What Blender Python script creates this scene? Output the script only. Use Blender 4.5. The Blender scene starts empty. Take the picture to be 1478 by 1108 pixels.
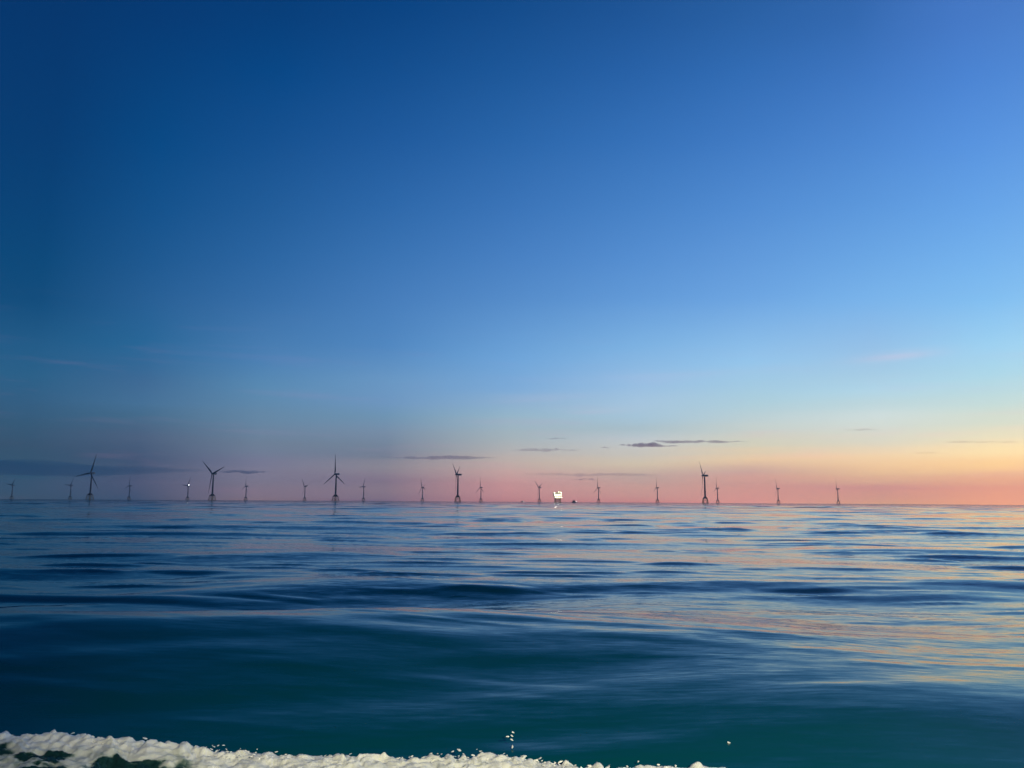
import bpy, bmesh, math, random
import numpy as np
from mathutils import Vector, Matrix, Euler

R = math.radians
S = bpy.context.scene
COL = S.collection

# ------------------------------------------------------------------ camera
CAM_H = 2.5
PITCH, ROLL, HFOV = R(8.45), R(0.33), R(66.0)
F_PX = 739.0 / math.tan(HFOV / 2)            # focal length for the 1478 px wide photograph
cam_data = bpy.data.cameras.new("camera")
cam_data.angle = HFOV
cam_data.clip_start = 0.1
cam_data.clip_end = 200000
cam = bpy.data.objects.new("camera", cam_data)
COL.objects.link(cam)
cam.matrix_world = (Matrix.Translation((0, 0, CAM_H)) @ Matrix.Rotation(PITCH, 4, 'X')
                    @ Matrix.Rotation(R(90), 4, 'X') @ Matrix.Rotation(ROLL, 4, 'Z'))
S.camera = cam

# ------------------------------------------------------------------ view transform
S.view_settings.view_transform = 'Standard'
S.view_settings.look = 'None'
S.view_settings.exposure = 0.0
S.view_settings.gamma = 1.0
S.cycles.max_bounces = 6
S.cycles.volume_bounces = 1
S.cycles.sample_clamp_indirect = 4.0

# ------------------------------------------------------------------ node helper
def N(nt, kind, **kw):
    n = nt.nodes.new(kind)
    for k, v in kw.items():
        if k.startswith('i_'):
            key = k[2:]
            n.inputs[int(key) if key.isdigit() else key.replace('_', ' ')].default_value = v
        else:
            setattr(n, k, v)
    return n

def math_node(nt, op, a, b=None, clamp=False):
    n = nt.nodes.new('ShaderNodeMath'); n.operation = op; n.use_clamp = clamp
    for i, v in enumerate((a, b)):
        if v is None: continue
        if isinstance(v, (int, float)): n.inputs[i].default_value = v
        else: nt.links.new(v, n.inputs[i])
    return n.outputs[0]

def mix_col(nt, fac, a, b, blend='MIX'):
    n = nt.nodes.new('ShaderNodeMix'); n.data_type = 'RGBA'; n.blend_type = blend
    for sock, v in ((n.inputs[0], fac), (n.inputs[6], a), (n.inputs[7], b)):
        if isinstance(v, (int, float)): sock.default_value = v
        elif isinstance(v, tuple): sock.default_value = (v[0], v[1], v[2], 1)
        else: nt.links.new(v, sock)
    return n.outputs[2]

def lin(c):
    c = c / 255.0
    return c / 12.92 if c <= 0.04045 else ((c + 0.055) / 1.055) ** 2.4

# ------------------------------------------------------------------ dusk sky
# colour of the twilight sky by elevation (degrees) for a row of compass bearings
SUN_AZ, SUN_EL = 52.0, 0.6
TAB = {
 -31.6: [(0, (58.0, 82.0, 108.0)), (1.13, (56.0, 84.0, 112.0)), (3.33, (56.0, 84.0, 112.0)), (4.61, (54.0, 90.0, 120.0)), (5.88, (52.0, 94.0, 130.0)), (7.59, (44.0, 96.0, 136.0)), (9.29, (36.0, 92.0, 136.0)), (12.26, (20.7, 77.9, 125.1)), (14.78, (14.3, 73.1, 122.1)), (17.69, (8.1, 68.2, 119.0)), (21.74, (1.8, 62.4, 115.0)), (25.65, (0.0, 58.1, 111.8)), (29.02, (0.0, 55.5, 109.5))],
 -25.3: [(0, (68.0, 84.0, 114.0)), (1.11, (76.0, 88.0, 118.0)), (2.68, (71.0, 88.0, 118.0)), (4.04, (74.0, 96.0, 126.0)), (5.39, (70.0, 106.0, 138.0)), (6.3, (68.0, 110.0, 148.0)), (7.66, (62.0, 106.0, 148.0)), (9.92, (48.0, 102.0, 150.0)), (13.08, (37.2, 93.2, 146.4)), (15.76, (28.7, 86.5, 141.4)), (18.84, (20.2, 79.4, 135.7)), (23.13, (10.6, 70.6, 127.8)), (27.24, (4.1, 63.3, 120.2)), (30.78, (0.9, 58.0, 113.6))],
 -17.8: [(0, (124.0, 112.0, 130.0)), (1.22, (120.0, 116.0, 138.0)), (2.64, (116.0, 120.0, 146.0)), (3.83, (108.0, 126.0, 150.0)), (5.73, (100.0, 134.0, 164.0)), (7.65, (90.0, 136.0, 176.0)), (9.56, (78.0, 128.0, 178.0)), (13.85, (53.7, 108.8, 166.8)), (16.67, (43.4, 100.4, 160.2)), (19.91, (32.9, 91.3, 152.4)), (24.41, (20.5, 79.8, 141.3)), (28.7, (11.3, 69.8, 130.0)), (32.37, (5.7, 62.3, 119.8))],
 -9.1: [(0, (126.0, 112.0, 132.0)), (0.83, (132.0, 118.0, 136.0)), (1.56, (129.0, 118.0, 138.0)), (2.35, (136.0, 132.0, 146.0)), (3.28, (118.0, 128.0, 148.0)), (4.02, (118.0, 134.0, 156.0)), (5.01, (118.0, 142.0, 168.0)), (6.0, (112.0, 148.0, 178.0)), (7.0, (110.0, 150.0, 190.0)), (8.49, (104.0, 150.0, 194.0)), (10.97, (82.0, 136.0, 192.0)), (14.43, (70.0, 124.7, 185.7)), (17.36, (58.2, 114.8, 178.1)), (20.71, (46.0, 104.0, 169.0)), (25.36, (31.3, 90.1, 155.5)), (29.79, (20.0, 78.0, 141.5)), (33.55, (12.6, 68.5, 128.4))],
 -0.2: [(0, (186.0, 136.0, 142.0)), (1.14, (190.0, 144.0, 148.0)), (2.88, (188.0, 172.0, 168.0)), (4.63, (164.0, 178.0, 186.0)), (6.13, (150.0, 180.0, 200.0)), (8.15, (126.0, 170.0, 214.0)), (10.16, (112.0, 164.0, 216.0)), (14.67, (84.7, 139.4, 201.6)), (17.63, (71.9, 128.4, 193.7)), (21.03, (58.6, 116.5, 184.0)), (25.73, (42.4, 100.9, 169.3)), (30.2, (29.6, 87.1, 153.7)), (34.0, (21.0, 76.3, 138.8))],
 9.2: [(0, (194.0, 145.0, 143.0)), (1.08, (195.0, 157.0, 151.0)), (1.67, (190.0, 163.0, 157.0)), (2.75, (204.0, 190.0, 172.0)), (3.39, (198.0, 194.0, 186.0)), (4.52, (186.0, 196.0, 202.0)), (5.22, (172.0, 192.0, 202.0)), (6.11, (166.0, 196.0, 216.0)), (7.1, (164.0, 196.0, 222.0)), (8.59, (150.0, 190.0, 226.0)), (11.07, (126.0, 178.0, 226.0)), (14.53, (99.0, 154.3, 215.7)), (17.45, (85.6, 142.5, 208.1)), (20.81, (71.6, 129.6, 198.6)), (25.45, (54.5, 112.9, 183.8)), (29.87, (41.0, 98.1, 167.7)), (33.63, (31.9, 86.3, 151.9))],
 17.0: [(0, (208.0, 151.0, 145.0)), (1.18, (204.0, 155.0, 147.0)), (2.13, (206.0, 166.0, 156.0)), (3.09, (228.0, 200.0, 170.0)), (4.04, (210.0, 206.0, 188.0)), (5.48, (194.0, 208.0, 208.0)), (6.92, (174.0, 206.0, 220.0)), (9.8, (148.0, 196.0, 234.0)), (14.11, (110.4, 166.6, 225.7)), (16.94, (96.8, 154.5, 219.0)), (20.19, (82.6, 141.2, 210.3)), (24.7, (65.5, 123.9, 196.4)), (29.0, (51.9, 108.6, 180.7)), (32.68, (42.8, 96.6, 165.1))],
 25.0: [(0, (207.0, 157.0, 141.0)), (1.17, (208.0, 160.0, 147.0)), (1.84, (224.0, 183.0, 153.0)), (2.52, (238.0, 200.0, 160.0)), (3.2, (240.0, 212.0, 176.0)), (3.88, (224.0, 214.0, 192.0)), (4.78, (214.0, 216.0, 206.0)), (5.69, (206.0, 220.0, 218.0)), (6.6, (190.0, 215.0, 222.0)), (7.51, (178.0, 212.0, 230.0)), (8.42, (168.0, 206.0, 230.0)), (10.23, (150.0, 194.0, 232.0)), (13.4, (122.1, 179.8, 234.4)), (16.08, (108.7, 167.5, 229.3)), (19.17, (94.8, 154.2, 222.3)), (23.45, (78.2, 136.9, 210.5)), (27.57, (65.3, 121.7, 196.4)), (31.09, (56.9, 109.8, 181.8))],
 31.6: [(0, (232.0, 165.0, 139.0)), (1.14, (228.0, 167.0, 143.0)), (1.77, (236.0, 181.0, 149.0)), (2.41, (252.0, 208.0, 156.0)), (3.25, (253.0, 226.0, 176.0)), (4.95, (218.0, 222.0, 204.0)), (6.23, (198.0, 220.0, 218.0)), (7.93, (176.0, 216.0, 232.0)), (9.64, (160.0, 210.0, 240.0)), (12.6, (132.0, 191.5, 240.2)), (15.12, (119.2, 179.4, 237.2)), (18.03, (106.0, 166.4, 232.5)), (22.07, (90.5, 149.6, 223.6)), (25.97, (78.9, 135.0, 212.0)), (29.32, (71.7, 123.8, 199.3))],
}
# small correction for the Nishita part and the haze in front (linear RGB)
CORR = {-31.6: [(0.25, 0.0056, 0.0166, -0.0003), (1.13, -0.0194, 0.0127, 0.0182), (3.33, -0.0056, -0.0, 0.0029), (4.61, -0.0053, 0.0023, 0.01), (5.88, -0.0039, 0.0025, 0.011), (7.59, -0.0055, 0.0025, 0.0117), (9.29, -0.0046, -0.0, 0.0078), (12.26, -0.0055, -0.0055, -0.0028), (14.78, -0.0043, -0.0042, -0.002), (17.69, -0.0101, -0.0042, 0.0002), (21.74, -0.0189, -0.0039, 0.0), (25.65, -0.021, -0.0025, 0.0008), (29.02, -0.018, -0.0026, -0.0)], -17.8: [(0.28, 0.1395, 0.0466, 0.0069), (1.22, 0.101, 0.071, 0.0663), (2.64, 0.0281, 0.0261, 0.0419), (3.83, 0.0174, 0.0244, 0.0306), (5.73, 0.0106, 0.0227, 0.0343), (7.65, 0.0023, 0.0231, 0.0373), (9.56, -0.004, 0.0106, 0.0326), (13.85, -0.0014, 0.0048, 0.0179), (16.67, -0.0024, 0.0036, 0.0165), (19.91, -0.002, 0.0028, 0.0116), (24.41, -0.0021, 0.0004, 0.0127), (28.7, -0.0039, 0.0003, 0.0146), (32.37, -0.0124, -0.0026, 0.0039)], -0.2: [(0.4, 0.235, 0.0283, -0.0131), (1.14, 0.3489, 0.1083, 0.0549), (2.88, 0.1151, 0.0917, 0.0602), (4.63, 0.049, 0.0546, 0.0461), (6.13, 0.0256, 0.0491, 0.0508), (8.15, 0.007, 0.026, 0.0488), (10.16, -0.0, 0.0198, 0.0423), (14.67, -0.0013, 0.005, 0.0168), (17.63, -0.0017, 0.0014, 0.0169), (21.03, -0.0022, -0.0, 0.0115), (25.73, -0.0036, -0.0001, 0.0061), (30.2, -0.003, -0.0014, 0.0014), (34.0, -0.003, -0.0036, 0.0008)], 17.0: [(0.24, 0.5302, 0.1, 0.021), (1.18, 0.341, 0.0817, 0.0093), (2.13, 0.1355, 0.0695, 0.0361), (3.09, 0.202, 0.1234, 0.0208), (4.04, 0.0929, 0.0911, 0.0468), (5.48, 0.0547, 0.0664, 0.0599), (6.92, 0.0265, 0.0527, 0.0506), (9.8, 0.013, 0.0373, 0.0548), (14.11, -0.0043, 0.0032, 0.0264), (16.94, -0.002, 0.0009, 0.017), (20.19, -0.0033, 0.0008, 0.0171), (24.7, -0.0051, -0.0047, 0.0045), (29.0, -0.0054, -0.0027, 0.0029), (32.68, -0.0054, -0.0069, -0.0135)], 31.6: [(0.3, 0.7319, 0.1931, -0.0492), (1.14, 0.4475, 0.0531, -0.0547), (1.77, 0.2482, 0.1413, 0.0166), (2.41, 0.2598, 0.1318, -0.0043), (3.25, 0.2095, 0.1449, 0.0379), (4.95, 0.0771, 0.0797, 0.0457), (6.23, 0.0378, 0.0649, 0.0499), (7.93, 0.0055, 0.0424, 0.0543), (9.64, -0.0001, 0.034, 0.0568), (12.6, -0.0094, 0.0122, 0.0394), (15.12, -0.0094, 0.0069, 0.0325), (18.03, -0.009, 0.0029, 0.0231), (22.07, -0.0075, -0.0027, 0.0178), (25.97, -0.0092, -0.0079, 0.007), (29.32, -0.0066, -0.0094, 0.0013)], -9.1: [(0.29, 0.0253, -0.0154, -0.0035), (0.83, 0.1125, 0.0627, 0.0421), (1.56, 0.0594, 0.0258, 0.0274), (2.35, 0.0636, 0.0509, 0.0421), (3.28, 0.0063, 0.014, 0.0213), (4.02, 0.0066, 0.0152, 0.0185), (5.01, 0.0161, 0.0205, 0.0305), (6.0, 0.003, 0.0215, 0.0383), (7.0, 0.0089, 0.0218, 0.0473), (8.49, 0.0084, 0.0218, 0.0428), (10.97, -0.0021, 0.0077, 0.0301), (14.43, -0.0007, 0.0048, 0.0218), (17.36, -0.0012, 0.0048, 0.018), (20.71, -0.0021, 0.0027, 0.0152), (25.36, -0.0025, -0.0012, 0.0101), (29.79, -0.0027, -0.0015, 0.0058), (33.55, -0.003, -0.0036, 0.006)], 9.2: [(0.4, 0.344, -0.0062, -0.0339), (1.08, 0.3293, 0.1327, 0.0473), (1.67, 0.1588, 0.101, 0.059), (2.75, 0.1701, 0.1323, 0.0571), (3.39, 0.1116, 0.0969, 0.0626), (4.52, 0.078, 0.0845, 0.0821), (5.22, 0.0231, 0.0438, 0.0466), (6.11, 0.0298, 0.0554, 0.0629), (7.1, 0.0343, 0.0494, 0.0583), (8.59, 0.013, 0.0355, 0.0597), (11.07, 0.0036, 0.0219, 0.0375), (14.53, -0.0025, 0.0077, 0.0273), (17.45, -0.0035, 0.0015, 0.021), (20.81, -0.0029, 0.0014, 0.009), (25.45, -0.0043, -0.0012, 0.0068), (29.87, -0.0043, -0.0042, -0.0008), (33.63, -0.0038, -0.0065, -0.0065)], 25.0: [(0.45, 0.4614, 0.2206, -0.0532), (1.17, 0.2844, -0.0054, -0.0259), (1.84, 0.2664, 0.1436, 0.0137), (2.52, 0.2325, 0.1304, 0.024), (3.2, 0.2043, 0.1156, 0.0216), (3.88, 0.092, 0.0965, 0.0695), (4.78, 0.0683, 0.0971, 0.0718), (5.69, 0.0659, 0.0785, 0.0779), (6.6, 0.0415, 0.0566, 0.0444), (7.51, 0.0168, 0.0614, 0.0679), (8.42, 0.0107, 0.0274, 0.0388), (10.23, 0.0088, 0.0185, 0.0309), (13.4, -0.0016, 0.0128, 0.0319), (16.08, -0.0065, 0.0053, 0.0193), (19.17, -0.0067, -0.0008, 0.0088), (23.45, -0.0058, -0.0056, -0.0), (27.57, -0.0075, -0.0109, -0.0122), (31.09, -0.0105, -0.0176, -0.0335)], -25.3: [(0.26, -0.0354, -0.0062, -0.0088), (1.11, 0.0166, 0.0132, 0.0222), (2.68, -0.0179, -0.007, -0.0001), (4.04, 0.0033, 0.005, 0.0141), (5.39, -0.0054, 0.0057, 0.0122), (6.3, 0.0017, 0.0149, 0.0297), (7.66, -0.0015, 0.0029, 0.0174), (9.92, -0.0116, 0.0053, 0.0174), (13.08, -0.0012, 0.0044, 0.0173), (15.76, -0.0024, 0.003, 0.0162), (18.84, -0.0029, 0.0032, 0.0185), (23.13, -0.0034, 0.0027, 0.0188), (27.24, -0.0124, 0.0019, 0.0145), (30.78, -0.0182, -0.0014, 0.0073)]}
world = bpy.data.worlds.new("World"); S.world = world
world.use_nodes = True
wt = world.node_tree; wt.nodes.clear()
tc = N(wt, 'ShaderNodeTexCoord')
sep = N(wt, 'ShaderNodeSeparateXYZ'); wt.links.new(tc.outputs['Generated'], sep.inputs[0])
el = math_node(wt, 'ARCSINE', math_node(wt, 'MINIMUM', math_node(wt, 'MAXIMUM', sep.outputs[2], -1.0), 1.0))
eldeg = math_node(wt, 'MAXIMUM', math_node(wt, 'MULTIPLY', el, 180 / math.pi), 0.0)
az = math_node(wt, 'MULTIPLY', math_node(wt, 'ARCTAN2', sep.outputs[0], sep.outputs[1]), 180 / math.pi)
# gentle large undulation so the bands are not ruler-straight
mp = N(wt, 'ShaderNodeMapping', i_Scale=(1.6, 1.6, 40.0)); wt.links.new(tc.outputs['Generated'], mp.inputs[0])
nz = N(wt, 'ShaderNodeTexNoise', i_Scale=2.2, i_Detail=5.0, i_Roughness=0.55); wt.links.new(mp.outputs[0], nz.inputs['Vector'])
wob = math_node(wt, 'MULTIPLY', math_node(wt, 'SUBTRACT', nz.outputs[0], 0.5), 1.2)
wfade = N(wt, 'ShaderNodeMapRange', i_1=0.0, i_2=9.0, i_3=1.0, i_4=0.15); wt.links.new(eldeg, wfade.inputs[0])
elw = math_node(wt, 'MAXIMUM', math_node(wt, 'ADD', eldeg, math_node(wt, 'MULTIPLY', wob, wfade.outputs[0])), 0.0)
tpos = math_node(wt, 'SQRT', math_node(wt, 'DIVIDE', elw, 90.0))

def ramp(rows, gain=(1, 1, 1), az_key=None):
    top = rows[-1][1]
    rows = rows + [(50, tuple(c * .80 for c in top)), (90, tuple(c * .66 for c in top))]
    n = wt.nodes.new('ShaderNodeValToRGB'); cr = n.color_ramp; cr.interpolation = 'LINEAR'
    for k, (e, c) in enumerate(rows):
        p = math.sqrt(e / 90.0)
        if k == 0: s = cr.elements[0]; s.position = 0
        elif k == 1: s = cr.elements[1]; s.position = p
        else: s = cr.elements.new(p)
        cc = [lin(v) * g for v, g in zip(c, gain)]
        if az_key in CORR:
            o = CORR[az_key]; cc = [max(0.0, v + float(np.interp(e, [r[0] for r in o], [r[1+i] for r in o]))) for i, v in enumerate(cc)]
        s.color = tuple(cc) + (1,)
    wt.links.new(tpos, n.inputs[0])
    return n.outputs[0]

cols = [(-180, ramp(TAB[-31.6], (.30, .30, .36))), (-75, ramp(TAB[-31.6], (.55, .6, .7)))]
cols += [(a, ramp(TAB[a], az_key=a)) for a in sorted(TAB)]
cols += [(52, ramp(TAB[31.6], (1.45, 1.25, 1.1))), (90, ramp(TAB[17.0], (.9, .9, .9))), (180, ramp(TAB[-31.6], (.30, .30, .36)))]
cur = cols[0][1]
for k in range(1, len(cols)):
    mr = N(wt, 'ShaderNodeMapRange', i_1=float(cols[k-1][0]), i_2=float(cols[k][0]), i_3=0.0, i_4=1.0)
    wt.links.new(az, mr.inputs[0])
    cur = mix_col(wt, mr.outputs[0], cur, cols[k][1])
# thin pale high wisps low over the glow
mp2 = N(wt, 'ShaderNodeMapping', i_Scale=(3.0, 3.0, 42.0), i_Rotation=(0.0, 0.012, 0.0)); wt.links.new(tc.outputs['Generated'], mp2.inputs[0])
nz2 = N(wt, 'ShaderNodeTexNoise', i_Scale=2.0, i_Detail=7.0, i_Roughness=0.6, i_Distortion=0.4); wt.links.new(mp2.outputs[0], nz2.inputs['Vector'])
ws = N(wt, 'ShaderNodeMapRange', i_1=0.54, i_2=0.78, i_3=0.0, i_4=0.55); wt.links.new(nz2.outputs[0], ws.inputs[0])
wband = N(wt, 'ShaderNodeMapRange', i_1=14.0, i_2=6.0, i_3=0.0, i_4=1.0); wt.links.new(eldeg, wband.inputs[0])
wm = math_node(wt, 'MULTIPLY', ws.outputs[0], wband.outputs[0])
wisp = mix_col(wt, 1.0, cur, (0.96, 0.80, 0.86), 'MULTIPLY')
wisp = mix_col(wt, 1.0, wisp, (0.10, 0.055, 0.08), 'ADD')
cur = mix_col(wt, wm, cur, wisp)
for waz, wel, saz, sel, amt in ((26.4, 9.5, 2.4, .32, .15), (1.6, 7.5, 3.4, .30, .045), (6.6, 6.6, 2.6, .25, .05), (11.0, 8.9, 6.0, .3, .035)):
    u = math_node(wt, 'DIVIDE', math_node(wt, 'SUBTRACT', az, waz), saz)
    vv = math_node(wt, 'DIVIDE', math_node(wt, 'SUBTRACT', math_node(wt, 'ADD', eldeg, math_node(wt, 'MULTIPLY', wob, .5)), math_node(wt, 'ADD', math_node(wt, 'MULTIPLY', u, .12), wel)), sel)
    g_ = math_node(wt, 'EXPONENT', math_node(wt, 'MULTIPLY', math_node(wt, 'ADD', math_node(wt, 'MULTIPLY', u, u), math_node(wt, 'MULTIPLY', vv, vv)), -1.0))
    g_ = math_node(wt, 'MULTIPLY', math_node(wt, 'MULTIPLY', g_, nz2.outputs[0]), 2.0*amt)
    cur = mix_col(wt, g_, cur, (1.05, .66, .74))
bg1 = N(wt, 'ShaderNodeBackground', i_Strength=0.96); wt.links.new(cur, bg1.inputs[0])
sky = N(wt, 'ShaderNodeTexSky', sky_type='NISHITA', sun_disc=False, sun_elevation=R(SUN_EL), sun_rotation=R(SUN_AZ),
        altitude=0.0, air_density=1.0, dust_density=0.6, ozone_density=3.0)
bg2 = N(wt, 'ShaderNodeBackground', i_Strength=0.02); wt.links.new(sky.outputs[0], bg2.inputs[0])
addw = N(wt, 'ShaderNodeAddShader'); wt.links.new(bg1.outputs[0], addw.inputs[0]); wt.links.new(bg2.outputs[0], addw.inputs[1])
wout = N(wt, 'ShaderNodeOutputWorld'); wt.links.new(addw.outputs[0], wout.inputs[0])

# the sun has all but gone: a last weak warm glow from the right-hand horizon
sd = bpy.data.lights.new("sun", 'SUN'); sd.energy = 0.12; sd.angle = R(6); sd.color = (1.0, 0.62, 0.38)
so = bpy.data.objects.new("sun", sd); COL.objects.link(so)
sdir = Vector((math.sin(R(SUN_AZ)) * math.cos(R(1.5)), math.cos(R(SUN_AZ)) * math.cos(R(1.5)), math.sin(R(1.5))))
so.rotation_euler = sdir.to_track_quat('Z', 'Y').to_euler()

# deck floodlight of the boat the picture was taken from; it lights the wake foam
DECK_POWER = 4600
dl = bpy.data.lights.new("deck_floodlight", 'SPOT'); dl.energy = DECK_POWER; dl.color = (1.0, 0.90, 0.62)
dl.spot_size = R(72); dl.spot_blend = 0.9; dl.shadow_soft_size = 0.12
dlo = bpy.data.objects.new("deck_floodlight", dl); COL.objects.link(dlo)
dlo.location = (3.0, -1.5, 4.6)
dlo.rotation_euler = (Vector(dlo.location) - Vector((1.3, 7.2, 0.0))).to_track_quat('Z', 'Y').to_euler()

# ------------------------------------------------------------------ materials
def mat(name, color, rough=0.6, metal=0.0, emit=None, estr=0.0, var=0.12, scale=0.15):
    m = bpy.data.materials.new(name); m.use_nodes = True
    nt = m.node_tree; b = nt.nodes['Principled BSDF']
    b.inputs['Roughness'].default_value = rough; b.inputs['Metallic'].default_value = metal
    t = N(nt, 'ShaderNodeTexCoord'); n = N(nt, 'ShaderNodeTexNoise', i_Scale=scale, i_Detail=4.0)
    nt.links.new(t.outputs['Object'], n.inputs['Vector'])
    c = mix_col(nt, n.outputs[0], tuple(v * (1 - var) for v in color), tuple(min(1, v * (1 + var)) for v in color))
    nt.links.new(c, b.inputs['Base Color'])
    if emit:
        b.inputs['Emission Color'].default_value = (*emit, 1); b.inputs['Emission Strength'].default_value = estr
    return m

M = {
 'tower': mat('painted_tower_grey', (.24, .245, .25), .45),
 'blade': mat('blade_gelcoat', (.24, .245, .25), .35),
 'yellow': mat('yellow_marine_paint', (.52, .30, .03), .5, var=.25, scale=.5),
 'dark_yellow': mat('dark_brown_paint', (.09, .06, .035), .6, var=.25, scale=.5),  # dark brown for the transition piece, tone varied by noise
 'steel': mat('galvanised_steel', (.22, .23, .24), .55, .4),
 'cream': mat('cream_cladding', (.80, .76, .55), .5, var=.08),
 'deck': mat('platform_deck_steel', (.55, .50, .30), .6),
 'opening': mat('dark_louvre', (.05, .05, .05), .6),
 'brown': mat('rusty_jacket_paint', (.42, .24, .08), .7, var=.3, scale=.4),
 'lamp': mat('floodlight_lens', (.9, .9, .8), .3, emit=(1, .96, .74), estr=30),
 'white_lamp': mat('white_lamp_lens', (.9, .9, .9), .3, emit=(1, 1, .98), estr=14),
 'boat_lamp': mat('boat_lamp_lens', (.9, .9, .9), .3, emit=(1, 1, .98), estr=7),
 'hull': mat('dark_hull_paint', (.02, .025, .035), .5),
 'cabin': mat('dark_cabin_paint', (.06, .06, .07), .5),
 'glass': mat('dark_window_glass', (.02, .02, .03), .1),
}

# ------------------------------------------------------------------ mesh helper
class MB:
    def __init__(self): self.v = []; self.f = []
    def add(self, vs, fs):
        o = len(self.v); self.v += [tuple(p) for p in vs]; self.f += [tuple(i + o for i in q) for q in fs]
    def box(self, c, s, rz=0):
        cx, cy, cz = c; x, y, z = s[0]/2, s[1]/2, s[2]/2; ca, sa = math.cos(rz), math.sin(rz)
        vs = [(cx + ca*a - sa*b, cy + sa*a + ca*b, cz + d) for d in (-z, z) for a, b in ((-x,-y),(x,-y),(x,y),(-x,y))]
        self.add(vs, [(3,2,1,0),(4,5,6,7),(0,1,5,4),(1,2,6,5),(2,3,7,6),(3,0,4,7)])
    def tube(self, p, q, r0, r1=None, n=12, caps=True):
        r1 = r0 if r1 is None else r1
        p, q = Vector(p), Vector(q); d = (q - p).normalized()
        a = d.orthogonal().normalized(); b = d.cross(a)
        vs = [c + (a*math.cos(t) + b*math.sin(t))*r for c, r in ((p, r0), (q, r1)) for t in [2*math.pi*k/n for k in range(n)]]
        fs = [(k, (k+1) % n, n+(k+1) % n, n+k) for k in range(n)]
        if caps: fs += [tuple(range(n-1, -1, -1)), tuple(range(n, 2*n))]
        self.add(vs, fs)
    def lathe(self, prof, n=20, axis='Z', at=(0, 0, 0)):
        vs = []
        for r, h in prof:
            for k in range(n):
                t = 2*math.pi*k/n; u, w = r*math.cos(t), r*math.sin(t)
                p = (u, w, h) if axis == 'Z' else (u, h, w)
                vs.append((p[0]+at[0], p[1]+at[1], p[2]+at[2]))
        fs = [(i*n+k, i*n+(k+1) % n, (i+1)*n+(k+1) % n, (i+1)*n+k) for i in range(len(prof)-1) for k in range(n)]
        fs += [tuple(range(n-1, -1, -1)), tuple((len(prof)-1)*n+k for k in range(n))]
        self.add(vs, fs)
    def build(self, name, m, parent=None, smooth=True):
        me = bpy.data.meshes.new(name); me.from_pydata(self.v, [], self.f)
        bm = bmesh.new(); bm.from_mesh(me); bmesh.ops.recalc_face_normals(bm, faces=bm.faces); bm.to_mesh(me); bm.free()
        if smooth:
            me.polygons.foreach_set('use_smooth', [True]*len(me.polygons))
            try: me.set_sharp_from_angle(angle=R(35))
            except Exception: pass
        me.materials.append(m)
        o = bpy.data.objects.new(name, me); COL.objects.link(o)
        if parent: o.parent = parent
        return o

def tag(o, label=None, cat=None, group=None, kind=None):
    if label: o['label'] = label
    if cat: o['category'] = cat
    if group: o['group'] = group
    if kind: o['kind'] = kind
    return o

def empty(name, loc=(0, 0, 0), rz=0, parent=None):
    o = bpy.data.objects.new(name, None); COL.objects.link(o); o.location = loc; o.rotation_euler = (0, 0, rz)
    if parent: o.parent = parent
    return o

def copy_tree(o, parent=None):
    c = o.copy(); COL.objects.link(c)
    if parent: c.parent = parent
    for ch in list(o.children): copy_tree(ch, c)
    return c

def sea_point(px, depth):
    """a spot on the sea seen in the direction of photograph column px, at a given depth"""
    return ((px - 739.0) * math.cos(PITCH) / F_PX * depth, depth)

# ------------------------------------------------------------------ numpy noise
def vnoise(x, y, seed):
    xi = np.floor(x).astype(np.int64); yi = np.floor(y).astype(np.int64)
    fx = x - xi; fy = y - yi
    fx = fx*fx*fx*(fx*(fx*6-15)+10); fy = fy*fy*fy*(fy*(fy*6-15)+10)
    def h(a, b):
        n = (a*374761393 + b*668265263 + seed*2147483647) & 0xffffffff
        n = ((n ^ (n >> 13)) * 1274126177) & 0xffffffff
        n = ((n ^ (n >> 16)) * 2246822519) & 0xffffffff
        return ((n ^ (n >> 15)) & 0xffffff) / float(0xffffff) * 2 - 1
    return (h(xi, yi)*(1-fx) + h(xi+1, yi)*fx)*(1-fy) + (h(xi, yi+1)*(1-fx) + h(xi+1, yi+1)*fx)*fy

def fbm(x, y, seed, octv=5, gain=.5, ridged=False):
    s = 0; a = 1; t = 0
    for k in range(octv):
        v = vnoise(x*2**k + 17.3*k, y*2**k - 9.1*k, seed + k)
        if ridged: v = 1 - 2*np.abs(v)
        s = s + a*v; t += a; a *= gain
    return s / t

def sstep(a, b, x):
    t = np.clip((x-a)/(b-a), 0, 1); return t*t*(3-2*t)

# ------------------------------------------------------------------ the sea
rng = np.random.default_rng(11)
WAVES = []
for k in range(16):                                   # swell
    lam = 5.5 * (26/5.5)**(k/15.0)
    th = R(8) + rng.normal(0, R(15))
    WAVES.append((lam, th, rng.uniform(0, 2*math.pi), 0.0055))
for k in range(70):                                   # chop, long crested
    lam = 0.5 * (5.5/0.5)**(k/69.0)
    th = R(5) + rng.normal(0, R(20))
    WAVES.append((lam, th, rng.uniform(0, 2*math.pi), 0.0016))

def ridge(x, y, yc, sig_f, sig_b, amp):
    d = y - yc
    return amp * np.exp(-(d / np.where(d < 0, sig_f, sig_b))**2)

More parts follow.
